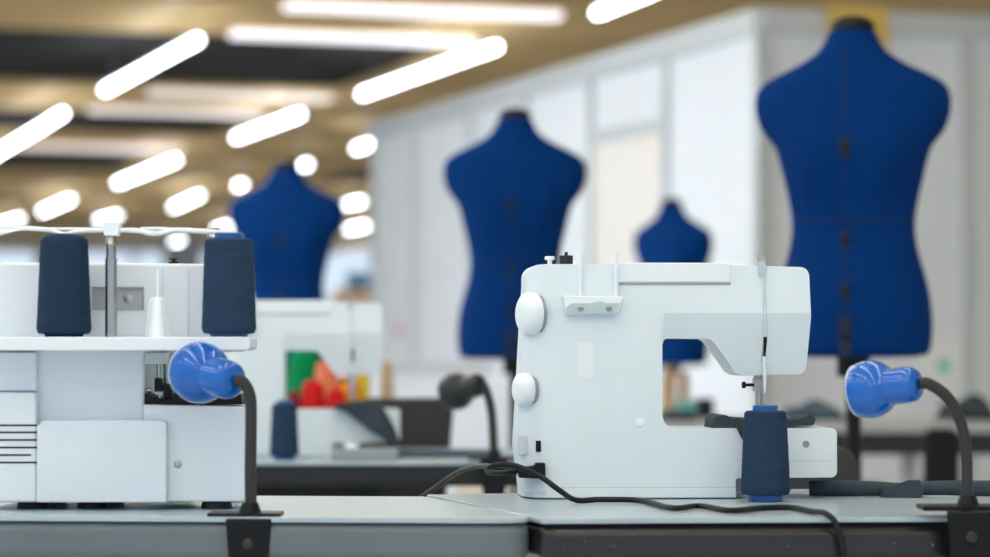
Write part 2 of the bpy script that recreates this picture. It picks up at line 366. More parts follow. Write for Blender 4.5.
# ------------------------------------------------------------------ sewing machine
SC = 770.0
def X(px): return (px-540)/SC
def Z(py): return (497-py)/SC
def pz(pts): return [(X(a), Z(b_)) for a, b_ in pts]
def circ(cx, cy, r, a0, a1, n=5):                       # pixel arc, y down
    return [(cx + r*math.cos(math.radians(a0+(a1-a0)*i/n)), cy - r*math.sin(math.radians(a0+(a1-a0)*i/n))) for i in range(n+1)]
DEP = 0.125
def make_machine():
    t = thing('sewing_machine', 'white sewing machine seen from behind in the middle of the near table', 'sewing machine', (0,0,0), 0, 'white sewing machines')
    out = [(524,490),(518.5,445),(521,400),(525,330),(528,285)] + circ(540,277,12,175,100,4) + [(546,264.5),(640,264.5),(729,265),(760,266)] \
        + circ(800,276,9,90,5,4) + [(810.5,318)] + circ(799,365,9,-5,-85,4) + [(742,375)] + [(735,371),(730,363),(714,341.5),(709,338.5)] \
        + circ(669,345,7,90,175,4) + [(662,413)] + circ(675,414,13,185,265,4) + [(735,427)] + circ(830,433,6,90,5,4) + circ(830,470,6,-5,-85,4) + [(737,476.5),(735,478),(735,490)]
    bm = B(); prism_xz(bm, pz(out), 0, DEP)
    def cut(co, no):
        bmesh.ops.bisect_plane(bm, geom=bm.verts[:]+bm.edges[:]+bm.faces[:], plane_co=co, plane_no=no, dist=1e-6)
    for px in (525, 527, 530, 534, 538, 543, 549, 660, 664, 738): cut((X(px), 0, 0), (1, 0, 0))
    for py in (313, 412): cut((0, 0, Z(py)), (0, 0, 1))
    for v in bm.verts:
        x, y, z = v.co
        if y < 1e-5:
            px = x*SC+540; py = 497-z*SC
            off = 0.0
            if px < 549: off += 0.075*(1-math.sqrt(max(0, 1-((549-px)/36)**2)))
            if px > 663 and py < 400:
                off += 0.00007*(313-py) if py < 313 else 0.00034*(py-313)
            elif py < 313: off += 0.00007*(313-py)
            v.co.y = y + off
    for e_ in bm.edges:
        a_, b_ = (v.co for v in e_.verts)
        if abs(a_.z-Z(313)) < 1e-4 and abs(b_.z-Z(313)) < 1e-4 and min(a_.x, b_.x) > X(663) and max(a_.y, b_.y) < 0.03: e_.smooth = False
    obj('body', bm, M['white'], t, bevel=0.0045, seg=3, angle=24)
    # base plate below the seam line
    bm = B(); prism_xy(bm, [(X(547),-0.0006),(X(735.5),-0.0006),(X(735.5),DEP+0.004),(X(524),DEP+0.004),(X(524),0.06),(X(527),0.03),(X(534),0.010)], Z(496), Z(485.6))
    obj('base_plate', bm, M['white'], t, bevel=0.002)
    bm = B(); box(bm, X(549), X(735), -0.0003, DEP, Z(486.2), Z(485.0)); obj('seam', bm, M['offgrey'], t)
    bm = B(); box(bm, X(735.2), X(834), 0.001, DEP, Z(459.6), Z(458.9)); 
    for q in bm.verts:
        if q.co.y < 0.01: q.co.y = -0.0003
    obj('seam', bm, M['offgrey'], t)
    # underbed support
    bm = B(); box(bm, X(736), X(752), 0.02, DEP-0.01, Z(494), Z(477)); obj('bed_support', bm, M['midgrey'], t, bevel=0.002)
    for px, py in ((560, 0.02), (722, 0.02), (560, DEP-0.02), (722, DEP-0.02)):
        bm = B(); lathe(bm, [(0.008, 0), (0.011, 0.001), (0.011, Z(495.2))], (X(px), py, 0), seg=20); obj('foot', bm, M['rubber'], t)
    # handwheel and lower dial on the end face
    for cx, cy, ry, w, nm, yy in ((533, 314, 21.5, 8, 'handwheel', 0.010), (527, 389, 17, 7, 'stitch_dial', 0.014)):
        r = ry/SC; W = w/SC; bm = B()
        lathe(bm, [(r*0.9, -0.003), (r*0.99, -0.0025), (r, W*0.25), (r*0.985, W*0.6), (r*0.93, W*0.95), (r*0.8, W*1.2), (r*0.4, W*1.45), (0.0005, W*1.5)], (X(cx), yy, Z(cy)), (-0.90, -0.42, 0), 48)
        h = obj(nm, bm, M['white2'], t)
        bm = B(); lathe(bm, [(r*0.94, -0.008), (r*0.94, -0.0028)], (X(cx), yy, Z(cy)), (-0.90, -0.42, 0), 48); obj('wheel_gap', bm, M['groove'], h)
    # top lid / carrying handle
    bm = B(); prism_xz(bm, pz([(613,263),(724,263),(730,264.5),(730,282.5),(616,282.5),(614,278)]), -0.0035, DEP*0.55)
    for v in bm.verts:
        if v.co.y < 0: v.co.y += 0.0036
    obj('carrying_handle', bm, M['white2'], t, bevel=0.0016)
    bm = B(); prism_xz(bm, pz([(616,283.2),(730.5,283.2),(730.5,285),(616,285)]), 0.0010, 0.05)
    obj('handle_gap', bm, M['groove'], t)
    # spool bracket, pins, screws
    bm = B(); prism_xz(bm, pz([(563,296),(623,297),(617,314),(566,315)]), -0.012, 0.004)
    br = obj('spool_bracket', bm, M['white2'], t, bevel=0.0012)
    bm = B(); prism_xz(bm, pz([(565.5,313.5),(566,307),(571,303.5),(590,303.5),(595,302),(600,301.5),(605,303),(619,303.5),(616,313.5)]), -0.0128, -0.010)
    obj('bracket_plate', bm, M['clear'], br)
    for px, tilt in ((580, 0), (616, -1)):
        bm = B(); cyl(bm, (X(px), -0.006, Z(297)), (X(px+tilt*0.5), -0.006, Z(253)), 0.0032, 0.0026, 16); obj('spool_pin', bm, M['white2'], t)
    for px in (580, 608):
        bm = B(); lathe(bm, [(0.0042, 0), (0.0042, 0.001), (0.0028, 0.0022)], (X(px), -0.0128, Z(308.5)), (0,-1,0), 20); s = obj('screw', bm, M['steel'], br)
        bm = B(); box(bm, X(px)-0.0022, X(px)+0.0022, -0.0153, -0.0148, Z(308.5)-0.0005, Z(308.5)+0.0005); obj('screw_slot', bm, M['black'], s)
    # winder stop and bobbin winder
    bm = B(); lathe(bm, [(0.003, 0), (0.003, 0.006), (0.0065, 0.007), (0.0065, 0.0105), (0.005, 0.0115)], (X(553), 0.05, Z(264.5)), seg=24); obj('winder_stop', bm, M['white2'], t)
    bm = B(); lathe(bm, [(0.0088, 0), (0.0088, 0.012), (0.008, 0.0125), (0.0022, 0.0125), (0.0022, 0.017)], (X(569.5), 0.05, Z(264.5)), seg=24); obj('bobbin_winder', bm, M['midgrey'] if False else M['dgrey'], t)
    # label, dimple, sockets
    bm = B(); prism_xz(bm, pz([(578,342),(593,342),(594,377),(578.5,377)]), -0.0006, 0.002); obj('rating_label', bm, M['white2'], t)
    bm = B(); lathe(bm, [(0.0062, -0.003), (0.0062, 0.0004), (0.0050, 0.0008)], (X(640), 0, Z(421)), (0,-1,0), 24); obj('cover_plug', bm, M['white2'], t)
    bm = B(); lathe(bm, [(0.0045, -0.003), (0.0045, 0.0006)], (X(805), 0, Z(443)), (0,-1,0), 24); obj('bed_hole', bm, M['groove'], t)
    bm = B(); prism_xz(bm, pz([(536.5,439),(541.5,439),(541.5,450),(536.5,450)]), 0.0005, 0.02); obj('pedal_socket', bm, M['black'], t)
    bm = B(); prism_xz(bm, pz([(520,435),(529,435),(529,453),(520,453)]), 0.0115, 0.04); obj('side_label', bm, M['offgrey'], t)
    # needle end
    bm = B(); prism_xz(bm, pz([(757.5,262),(764,261),(765.5,266),(764.5,273),(761,276),(758,274)]), -0.0035, 0.006); tg = obj('thread_guide', bm, M['clear'], t, bevel=0.0008)
    bm = B(); tube(bm, [(X(758), 0.0, Z(262)), (X(757), 0.0, Z(256)), (X(761), 0.0, Z(254.5)), (X(765), 0.0, Z(257)), (X(764), 0.0, Z(262))], 0.0011, 8); obj('guide_hook', bm, M['steel'], tg)
    bm = B(); prism_xz(bm, pz([(763,337),(767.5,336),(766,361),(762.5,361)]), 0.010, 0.018)
    for v in bm.verts:
        if v.co.y < 0.0145: v.co.y = 0.00034*((497-v.co.z*SC)-313) - 0.0008
    obj('take_up_slot', bm, M['black'], t)
    bm = B(); tube(bm, [(X(762), -0.003, Z(272)), (X(765), -0.001, Z(300)), (X(767), 0.004, Z(338))], 0.0006, 8); obj('thread_strand', bm, M['offgrey'], t)
    bm = B(); tube(bm, [(X(764.5), -0.003, Z(272)), (X(763), 0.0, Z(310)), (X(763), 0.008, Z(350)), (X(765), 0.02, Z(385)), (X(769), 0.03, Z(402))], 0.0005, 8); obj('thread_strand', bm, M['offgrey'], t)
    bm = B(); tube(bm, [(X(764.5), 0.012, Z(356)), (X(765.5), 0.013, Z(372)), (X(765.8), 0.015, Z(392))], lambda s: 0.0030-0.0014*s, 10); obj('presser_lever', bm, M['white2'], t)
    bm = B(); lathe(bm, [(0.0042, 0), (0.0042, 17/SC), (0.0028, 17.1/SC), (0.0028, 36/SC)], (X(761), 0.04, Z(373)), (0,0,-1), 20); obj('needle_bar', bm, M['steel'], t)
    bm = B(); cyl(bm, (X(767), 0.05, Z(373)), (X(767), 0.05, Z(407)), 0.003); obj('presser_bar', bm, M['steel'], t)
    bm = B(); box(bm, X(757), X(765), 0.032, 0.05, Z(391), Z(378)); obj('needle_clamp', bm, M['steel'], t, bevel=0.0006)
    bm = B(); lathe(bm, [(0.002, -0.012), (0.002, 0), (0.0045, 0.001), (0.0045, 0.004), (0.003, 0.005)], (X(748.5), 0.033, Z(384.5)), (-1,-0.1,0), 20); obj('clamp_screw', bm, M['black'], t)
    bm = B(); prism_xz(bm, pz([(757,426),(757,421.5),(763,421.5),(763,404),(769,404),(769,421.5),(773,421.5),(773,426)]), 0.034, 0.05); obj('presser_foot', bm, M['steel'], t, bevel=0.001)
    return t
MZ = 0.0
mach = make_machine()
p = hit(539.5, 499.5, TAB); mach.scale = (0.985,)*3; mach.location = (p.x, p.y, TAB); mach.rotation_euler = (0, 0, math.radians(3.0))
MACH_Y = p.y
print('machine Y', MACH_Y)
# second machine: pixel scale .67 of the first
Y2 = 5.63
p = at(202, 345, Y2)
m2 = dup(mach, (p.x, p.y, T2), math.radians(2.0), 'blurred white sewing machine on the table behind the serger')

# ------------------------------------------------------------------ thread cones
def make_cone(name, rb, rt_, h, mth, mcore, label, group, dome=False, loc=(0,0,0), base=0.008):
    t = thing(name, label, 'thread cone', loc, 0, group)
    bm = B(); z0 = base
    prof = [(rb*0.70, z0), (rb*0.93, z0+0.001), (rb, z0+0.006)]
    for i in range(1, 12):
        s = i/12; prof.append((rb+(rt_-rb)*s + 0.00015*math.sin(i*2.1), z0+0.006+(h-0.024)*s))
    prof += [(rt_, h-0.012), (rt_*0.97, h-0.0085)]
    prof += [(rt_*0.8, h-0.004), (rt_*0.4, h-0.0015), (rt_*0.1, h-0.001)] if dome else [(rt_*0.85, h-0.0068), (rt_*0.35, h-0.0065)]
    lathe(bm, prof, seg=56); obj('thread_winding', bm, mth, t)
    bm = B()
    ri = rt_*0.60
    prof = [(rb*0.66, 0), (rb*0.70, 0.001), (rb*0.70, z0+0.002), (rb*0.62, z0+0.003)]
    prof += [(ri*0.8, h-0.02)] if dome else [(ri, h-0.02), (ri, h-0.001), (ri*0.92, h), (ri*0.5, h), (ri*0.45, h-0.01)]
    lathe(bm, prof, seg=40)
    obj('cone_core', bm, mcore, t)
    return t
p = hit(765.5, 501.5, TAB); k = p.y/F
make_cone('thread_cone', 24.7*k, 21.2*k, 96*k, M['thread'], M['core'], 'navy thread cone with blue core standing in front of the sewing machine needle', 'navy thread cones', loc=p)
p = at(284.5, 345, 5.48); k = p.y/F
make_cone('thread_cone', 14.8*k, 12.6*k, 60*k, M['thread'], M['core'], 'blurred navy thread cone beside the second sewing machine on the rear table', 'navy thread cones', loc=(p.x, p.y, T2))

# ------------------------------------------------------------------ serger
YS = 3.44; KS = YS/F
ps = hit(18, 509.5, TAB)
SX0 = at(120, 345, YS).x
def sx(px): return (px-120)*KS
def sz(py): return CAM_Z - TAB + (345-py)*KS
def spz(pts): return [(sx(a), sz(b_)) for a, b_ in pts]
sg = thing('serger', 'white overlock serger with thread stand on the left table', 'overlocker', (SX0, YS, TAB))
SD = 0.21
out = [(-14,500),(-14,300)] + circ(2,276,14,180,90,4) + [(120,262.5),(196,263.5)] + circ(222,273,10,90,0,4) + [(232,340),(231,352),(170,353),(143,355),(143,402),(143,404),(143,500)]
bm = B(); prism_xz(bm, spz(out), 0.016, SD); obj('body', bm, M['serger'], sg, bevel=0.004)
bm = B(); prism_xz(bm, spz([(143.3,404.5),(166,405),(243,406.5),(245.5,409),(245.5,497),(243,501.5),(143.3,501.5)]), 0.002, 0.11); obj('needle_bed', bm, M['serger'], sg, bevel=0.003)
bm = B(); prism_xz(bm, spz([(38.4,424)] + circ(46,425,5,180,90,2) + [(160,420),(167.6,422),(167.6,501.5),(38.4,501.5)]), -0.012, 0.1); obj('lower_cover', bm, M['serger'], sg, bevel=0.006, seg=4)
bm = B(); prism_xz(bm, spz([(-16,392),(34,392.5),(38,394),(38,501.5),(-16,501.5)]), -0.0115, 0.1); sc_ = obj('side_cover', bm, M['serger'], sg, bevel=0.003)
for i, py in enumerate((425, 432, 439.5, 447, 454.5, 462)):
    bm = B(); box(bm, sx(-6), sx(33 if i == 4 else 39), -0.0121, -0.009, sz(py+0.9), sz(py-0.9)); obj('vent_slot', bm, M['dgrey'], sc_)
bm = B(); prism_xz(bm, spz([(-16,352),(36,352),(36,391.5),(-16,391.5)]), 0.006, 0.1); obj('upper_cover', bm, M['serger'], sg, bevel=0.003)
bm = B(); lathe(bm, [(0.0048, -0.004), (0.0048, 0.0006), (0.003, 0.0016)], (sx(178), 0.002, sz(464)), (0,-1,0), 24); s = obj('cover_screw', bm, M['steel'], sg)
bm = B(); prism_xz(bm, spz([(90,288),(141.5,288),(141.5,310),(90,310)]), 0.0145, 0.03); rc = obj('tension_recess', bm, M['midgrey'], sg)
bm = B(); box(bm, sx(90), sx(142), 0.012, 0.03, sz(288.6), sz(286.6)); box(bm, sx(140.5), sx(142), 0.012, 0.03, sz(310), sz(288)); obj('recess_lip', bm, M['groove'], rc)
bm = B(); lathe(bm, [(0.0052, -0.003), (0.0052, 0.002), (0.003, 0.003)], (sx(126.5), 0.0145, sz(298.5)), (0,-1,0), 24); obj('recess_screw', bm, M['steel'], rc)
bm = B(); lathe(bm, [(0.006, 0), (0.006, 0.0025), (0.0025, 0.003), (0.0025, 0.005), (0.007, 0.0055), (0.004, 0.0075)], (sx(168), 0.06, sz(262.5)), seg=20); obj('top_knob', bm, M['dgrey'], sg)
for px in (161, 187):
    bm = B(); box(bm, sx(px)-0.0005, sx(px)+0.0005, 0.0154, 0.02, sz(336), sz(268)); obj('panel_seam', bm, M['offgrey'], sg)
for px in (30, 90, 215):
    for yy in (0.025, SD-0.03):
        bm = B(); lathe(bm, [(0.017, 0), (0.019, 0.001), (0.017, sz(501))], (sx(px), yy, 0), seg=24); obj('foot', bm, M['rubber'], sg)
# needle area
bm = B(); box(bm, sx(143.5), sx(168), 0.01, 0.07, sz(364), sz(352.5)); obj('needle_housing', bm, M['offgrey'], sg, bevel=0.001)
bm = B(); cyl(bm, (sx(157), 0.03, sz(364)), (sx(157), 0.03, sz(380)), 0.0042); obj('needle_bar', bm, M['chrome'], sg); bm = B(); cyl(bm, (sx(164), 0.035, sz(364)), (sx(164), 0.035, sz(385)), 0.003); obj('needle_bar', bm, M['chrome'], sg)
bm = B(); box(bm, sx(152), sx(160), 0.024, 0.04, sz(392), sz(378)); obj('needle_clamp', bm, M['black'], sg, bevel=0.0012); bm = B(); box(bm, sx(161), sx(169), 0.026, 0.042, sz(399), sz(384)); obj('needle_clamp', bm, M['black'], sg, bevel=0.0012)
bm = B(); prism_xz(bm, spz([(144,405),(144,393),(152,397),(168,400),(176,392),(190,392),(240,394),(241,405)]), 0.012, 0.075); obj('presser_foot', bm, M['black'], sg, bevel=0.001)
bm = B(); cyl(bm, (sx(145), 0.02, sz(390.5)), (sx(149), 0.02, sz(390.5)), 0.003); obj('looper', bm, M['chrome'], sg); bm = B(); cyl(bm, (sx(158), 0.02, sz(401)), (sx(158), 0.02, sz(395)), 0.0028); obj('looper', bm, M['chrome'], sg)
# thread stand
TRAY_Y0, TRAY_Y1 = -0.085, 0.0155
kt = (YS-0.045)/F
def tx(px): return (px-495)*kt - SX0
def tz(py): return CAM_Z - TAB + (345-py)*kt
bm = B(); prism_xz(bm, [(tx(-30), tz(350.5)), (tx(250), tz(350.5)), (tx(253), tz(348)), (tx(253), tz(339)), (tx(251), tz(337)), (tx(-30), tz(337))], TRAY_Y0, TRAY_Y1); tray = obj('spool_tray', bm, M['serger'], sg, bevel=0.002)
bm = B(); zt_ = tz(337); lathe(bm, [(0.0070, -0.0005), (0.0070, tz(258)-zt_), (0.0060, tz(257.5)-zt_), (0.0060, tz(247)-zt_), (0.0064, tz(246)-zt_), (0.0064, tz(243.5)-zt_), (0.0060, tz(243)-zt_), (0.0060, tz(226)-zt_)], (tx(111), -0.045, zt_), seg=28); obj('telescopic_pole', bm, M['chrome'], sg)
zb = tz(229.5)
bm = B()
pts = []
for px in (-25, 10, 40, 56, 62): pts.append((px, 228.5))
def bar(path, r=0.0030): tube(bm, [(tx(a), -0.045+c, tz(b_)) for a, b_, c in path], r, 10, 8)
bar([(-25,228,0),(20,228,0),(48,230,0),(60,233.5,-0.004),(66,234.5,-0.005),(74,232.5,-0.004),(88,230.5,0),(104,230,0)])
bar([(40,229,0.002),(60,229,0.006),(72,229,0.006),(90,229.5,0.002)], 0.0022)
bar([(118,230,0),(136,230.5,0),(148,233,-0.004),(155,233.8,-0.005),(162,233,-0.004),(176,230,0),(200,231,0),(236,233,0)])
bar([(140,229,0.002),(150,228.5,0.006),(160,228.5,0.006),(172,229.5,0.002)], 0.0022)
bx = [(103,223),(120,223),(119,236),(105,236)]
prism_xz(bm, [(tx(a), tz(b_)) for a, b_ in bx], -0.055, -0.035)
obj('thread_guide_bar', bm, M['white2'], sg, bevel=0.0007)
bm = B(); tube(bm, [(tx(208), -0.046, tz(241)), (tx(207.5), -0.046, tz(232)), (tx(209), -0.046, tz(229)), (tx(219), -0.046, tz(229)), (tx(220), -0.046, tz(233))], 0.0008, 8); obj('end_hook', bm, M['steel'], sg)
# empty spool holder on the tray
bm = B(); lathe(bm, [(0.016, 0), (0.0150, 0.002), (0.0095, 0.044), (0.0085, 0.046), (0.0016, 0.0465), (0.0016, 0.080)], (tx(158), -0.045, tz(337)), seg=32); obj('cone_holder', bm, M['white2'], sg)
for px in (149, 167):
    bm = B(); tube(bm, [(tx(px), -0.062, tz(336.5)), (tx(158+(px-158)*0.55), -0.057, tz(300))], 0.0008, 8, smooth=False); obj('holder_rib', bm, M['offgrey'], sg)
# fine thread from the guide bar
wz = TAB + tz(337)
cx = SX0 + tx(64); make_cone('thread_cone', 27.3*kt, 23.8*kt, 104.5*kt, M['thread_dark'], M['thread_dark'], 'dark navy thread cone with domed top on the left of the serger tray', 'navy thread cones', dome=True, loc=(cx, YS-0.045, wz), base=0.003)
cx = SX0 + tx(229); make_cone('thread_cone', 27.2*kt, 24.8*kt, 104*kt, M['thread'], M['core'], 'navy thread cone with blue core on the right end of the serger tray', 'navy thread cones', loc=(cx, YS-0.045, wz), base=0.0035)
# green cone behind the serger needle gap
p = at(173, 345, 3.715)
make_cone('thread_cone', 0.030, 0.024, 0.186, M['t_green'], M['paper'], 'tall green thread cone seen through the needle gap of the serger', 'bright thread cones', loc=(p.x, p.y, TAB))

# ------------------------------------------------------------------ clip lamps
def clip_lamp(label, Y, neck_end, head_c, R, axis, goose, clampx, clampy, tz_, mshade, depthk=0.0, clampw=(-40, 30), knob=True):
    k = Y/F
    base = at(clampx, clampy, Y)
    t = thing('clip_lamp', label, 'lamp', base, 0, 'clip on work lamps')
    L = lambda px, py, dy=0.0: at(px, py, Y) - base + Vector((0, dy, 0))
    ax = Vector(axis).normalized(); o = L(*neck_end)
    r = R*k; n = r*0.62
    bm = B()
    ln = r*1.25                         # neck length before the dome
    prof = [(n*0.30, -0.002), (n*0.72, -0.001), (n*0.93, n*0.18), (n, n*0.5), (n*1.0, ln*0.75), (n*1.03, ln*0.9)]
    c = ln + r*0.55                     # dome centre along the axis
    for i in range(0, 11):
        a_ = math.radians(142 - i*(142-62)/10); prof.append((r*math.sin(a_), c + r*math.cos(a_)*1.0 if False else c + r*math.cos(a_)))
    prof = [q for q in prof]
    inner = [(a_*0.93, b_) for a_, b_ in prof[:5:-1]]
    lathe(bm, prof + inner, o, ax, 56, cap=True); sh = obj('lamp_shade', bm, mshade, t, angle=50)
    bm = B(); er = prof[-1]; 
    lathe(bm, [(er[0]*0.94, er[1]-0.0005), (er[0]*1.012, er[1]-0.001), (er[0]*1.012, er[1]+0.0012), (er[0]*0.94, er[1]+0.0014)], o, ax, 56, cap=False); obj('shade_rim', bm, M['rim'] if mshade is M['lampblue'] else M['lampblack'], sh)
    bm = B(); lathe(bm, [(0.006, c-r*0.5), (r*0.4, c-r*0.3), (r*0.55, c), (r*0.35, c+r*0.25), (0.001, c+r*0.32)], o, ax, 24); obj('bulb', bm, M['paper'], sh)
    bm = B(); tube(bm, [o - ax*0.002] + [L(*g) for g in goose], 5.9*k if mshade is M['lampblue'] else 4.5*k, 16, 10); obj('gooseneck', bm, M['goose'], t)
    # clamp: jaw plates above and under the table edge with a screw
    w0, w1 = clampw[0]*k, clampw[1]*k
    bm = B(); box(bm, w0, w1, -0.012, 0.045, 0.0005, 0.0062); obj('upper_jaw', bm, M['black'], t, bevel=0.0015); bm = B(); lathe(bm, [(0.013, 0), (0.012, 0.004), (0.009, 0.012)], (0, 0, 0.006), seg=20); obj('socket_collar', bm, M['black'], t)
    bm = B(); prism_xz(bm, [(-0.026, 0.0004), (0.026, 0.0004), (0.022, -0.05), (0.016, -0.075), (-0.016, -0.075), (-0.022, -0.05)], -0.022, -0.009); cb = obj('clamp_body', bm, M['black'], t, bevel=0.002)
    bm = B(); box(bm, -0.016, 0.016, -0.010, 0.04, -0.075, -0.066); obj('lower_jaw', bm, M['black'], t, bevel=0.002)
    if knob:
        bm = B(); lathe(bm, [(0.0065, 0), (0.0065, 0.004), (0.004, 0.006)], (0, -0.022, -0.028), (0,-1,0), 20); obj('clamp_screw', bm, M['goose'], cb)
    return t
clip_lamp('glossy blue clip lamp clamped to the left table edge, before the serger', 3.31, (233, 381), (200, 371), 31.5, (-0.66, 0.74, 0.14),
          [(243, 382), (250, 396), (251, 420), (250.5, 470), (251, 519)], 250, 518.2, 0, M['lampblue'], clampw=(-42, 31))
clip_lamp('glossy blue clip lamp at the right end of the near table', 3.28, (917, 384), (876, 391), 29.5, (-0.80, 0.58, -0.11),
          [(929, 384), (947, 397), (960, 420), (966, 450), (967, 480), (967, 512)], 968, 511, 0, M['lampblue'], clampw=(-46, 34))
clip_lamp('small black clip lamp on the rear table, left of the sewing machine', 5.36, (481, 384), (460, 391), 19, (-0.72, 0.62, -0.22),
          [(486, 390), (491, 408), (493, 430), (494, 459)], 494, 460, 0, M['lampblack'], clampw=(-26, 22), knob=False)

# ------------------------------------------------------------------ cloth, cords
def cloth_strip(name, label, cat, pts, y0, y1, m, loc, thick=0.004, wob=0.002, rz=0):
    """cross-section path in XZ swept along Y, with gentle ripples"""
    bm = B(); P = catmull([(x, 0, z) for x, z in pts], 8); n = 8; rows = []
    for j in range(n+1):
        y = y0 + (y1-y0)*j/n
        rows.append([bm.verts.new((p.x + wob*math.sin(j*1.3+i*0.2), y, p.z + wob*0.6*math.sin(j*0.9+i*0.5))) for i, p in enumerate(P)])
    for A, C in zip(rows, rows[1:]):
        for i in range(len(P)-1): bm.faces.new((A[i], A[i+1], C[i+1], C[i]))
    o = obj(name, bm, m); md = o.modifiers.new('solid', 'SOLIDIFY'); md.thickness = thick; md.offset = 1
    o.location = loc; o.rotation_euler = (0, 0, rz)
    return tag(o, label, cat)
def mp3(px, py, dy): return mach.matrix_basis @ Vector((X(px), dy, Z(py)))
bpy.context.view_layer.update()
bedz = Z(427)
bm = B(); fp = [(711.5,426.9),(712,421),(715,417),(720,414.5),(727,415),(733,418),(737,417),(745,418),(775,418.5),(795,419),(804,415.5),(811,414),(815.5,417),(814.5,422),(808,425),(798,424.5),(790,426.9)]
FPc = catmull([(X(a_), 0, Z(b_)) for a_, b_ in fp], 4); rows = []
for j in range(9):
    y = 0.003 + 0.085*j/8
    rows.append([bm.verts.new((v.x + 0.0012*math.sin(j*1.7+i*0.35)*(v.z > bedz+0.003), y, v.z + 0.0008*math.sin(j*1.1+i*0.9)*(v.z > bedz+0.003))) for i, v in enumerate(FPc)])
for A, C in zip(rows, rows[1:]):
    for i in range(len(FPc)): bm.faces.new((A[i], A[(i+1)%len(FPc)], C[(i+1)%len(FPc)], C[i]))
bm.faces.new(rows[0]); bm.faces.new(list(reversed(rows[-1])))
cl = obj('fabric_piece', bm, M['cloth'], None, bevel=0.0008); cl.location = mach.location; cl.scale = mach.scale; cl.rotation_euler = mach.rotation_euler
tag(cl, 'dark navy fabric piece lying on the bed of the near sewing machine', 'fabric')
bm = B(); prism_xz(bm, pz([(733,421),(748,421),(748,441),(741,438),(736,428)]), -0.004, -0.0015); obj('hanging_corner', bm, M['cloth'], cl, bevel=0.0005)
# hanging flap of that fabric at the bed edge
p = on(811, 499)
# folded fabric roll at the table's back
Yr = 3.75; kr = Yr/F
def rl(px, py): return ((px-811)*kr, (CAM_Z-TAB) + (345-py)*kr)
bm = B()
P0 = at(811, 345, Yr)
zr = 0.0
tube(bm, [(-0.002, 0, 0.010), (0.03, 0.0, 0.0105), (0.08, 0.003, 0.0105), (0.115, 0.005, 0.0095), (0.16, 0.004, 0.012), (0.22, 0.006, 0.012), (0.33, 0.01, 0.012)], lambda s: 0.0094+0.0008*math.sin(s*9), 20, 8)
for v in bm.verts: v.co.y *= 1.0
prof = [(0.088, 0.001), (0.098, 0.013), (0.112, 0.017), (0.124, 0.022), (0.138, 0.022), (0.145, 0.012), (0.142, 0.001)]
prism_xz(bm, prof, -0.018, 0.01)
ro = obj('fabric_roll', bm, M['cloth'], None); ro.location = (P0.x, Yr, TAB); ro.rotation_euler = (0, 0, -0.22)
tag(ro, 'charcoal fabric roll lying on the near table, behind the right blue lamp', 'fabric')

bm = B()
def mpt(px, py, dy=0.0): return mach.matrix_basis @ Vector((X(px), dy, Z(py)))
def tp(px, py): q = hit(px, py, TAB+0.0042); return Vector((q.x, q.y, q.z))
cordp = [mpt(519, 468, -0.005), mpt(504, 470, -0.02), at(489.5, 472.5, 3.60), at(487, 470, 3.58), at(491, 466.5, 3.56), at(503, 464.5, 3.56), at(519, 467, 3.56), at(541, 477, 3.56), at(559, 490, 3.55), tp(576, 500), tp(600, 499.5), tp(640, 500.5), tp(672, 508), tp(700, 506), tp(730, 510.5), tp(760, 508), tp(790, 507.5), tp(812, 511.5)]
cx_, cy_ = on(826, 517.3)
cordp += [Vector((cx_, cy_-0.004, TAB+0.004)), Vector((cx_+0.012, cy_-0.012, TAB-0.012)), Vector((cx_+0.02, cy_-0.013, TAB-0.06)), Vector((cx_+0.03, cy_-0.008, TAB-0.25))]
pc = thing('power_cord', 'black power cord plugged into the near sewing machine, running along the table front', 'cord', (0,0,0))
tube(bm, cordp, 0.0035, 12, 10); obj('cable', bm, M['rubber'], pc)
bm = B(); prism_xz(bm, [(X(519), Z(475)), (X(519), Z(465)), (X(534), Z(463.5)), (X(536), Z(460.5)), (X(545), Z(460.5)), (X(545), Z(475.5)), (X(536), Z(476))], -0.016, 0.012)
bmesh.ops.transform(bm, matrix=mach.matrix_basis, verts=bm.verts[:]); obj('plug', bm, M['black'], pc, bevel=0.0015)
bm = B(); tube(bm, [mpt(516, 471, 0.002), mpt(505, 468.5, -0.01), at(490, 466.5, 3.66), at(478, 466.5, 3.72), at(461, 471, 3.78), at(446, 480, 3.83), at(432, 490.5, 3.87), at(421, 498, 3.89), at(412, 512, 3.895), at(409, 545, 3.895)], 0.0035, 12, 10)
tag(obj('pedal_cord', bm, M['rubber']), 'black cord arching down behind the near sewing machine to the left', 'cord')
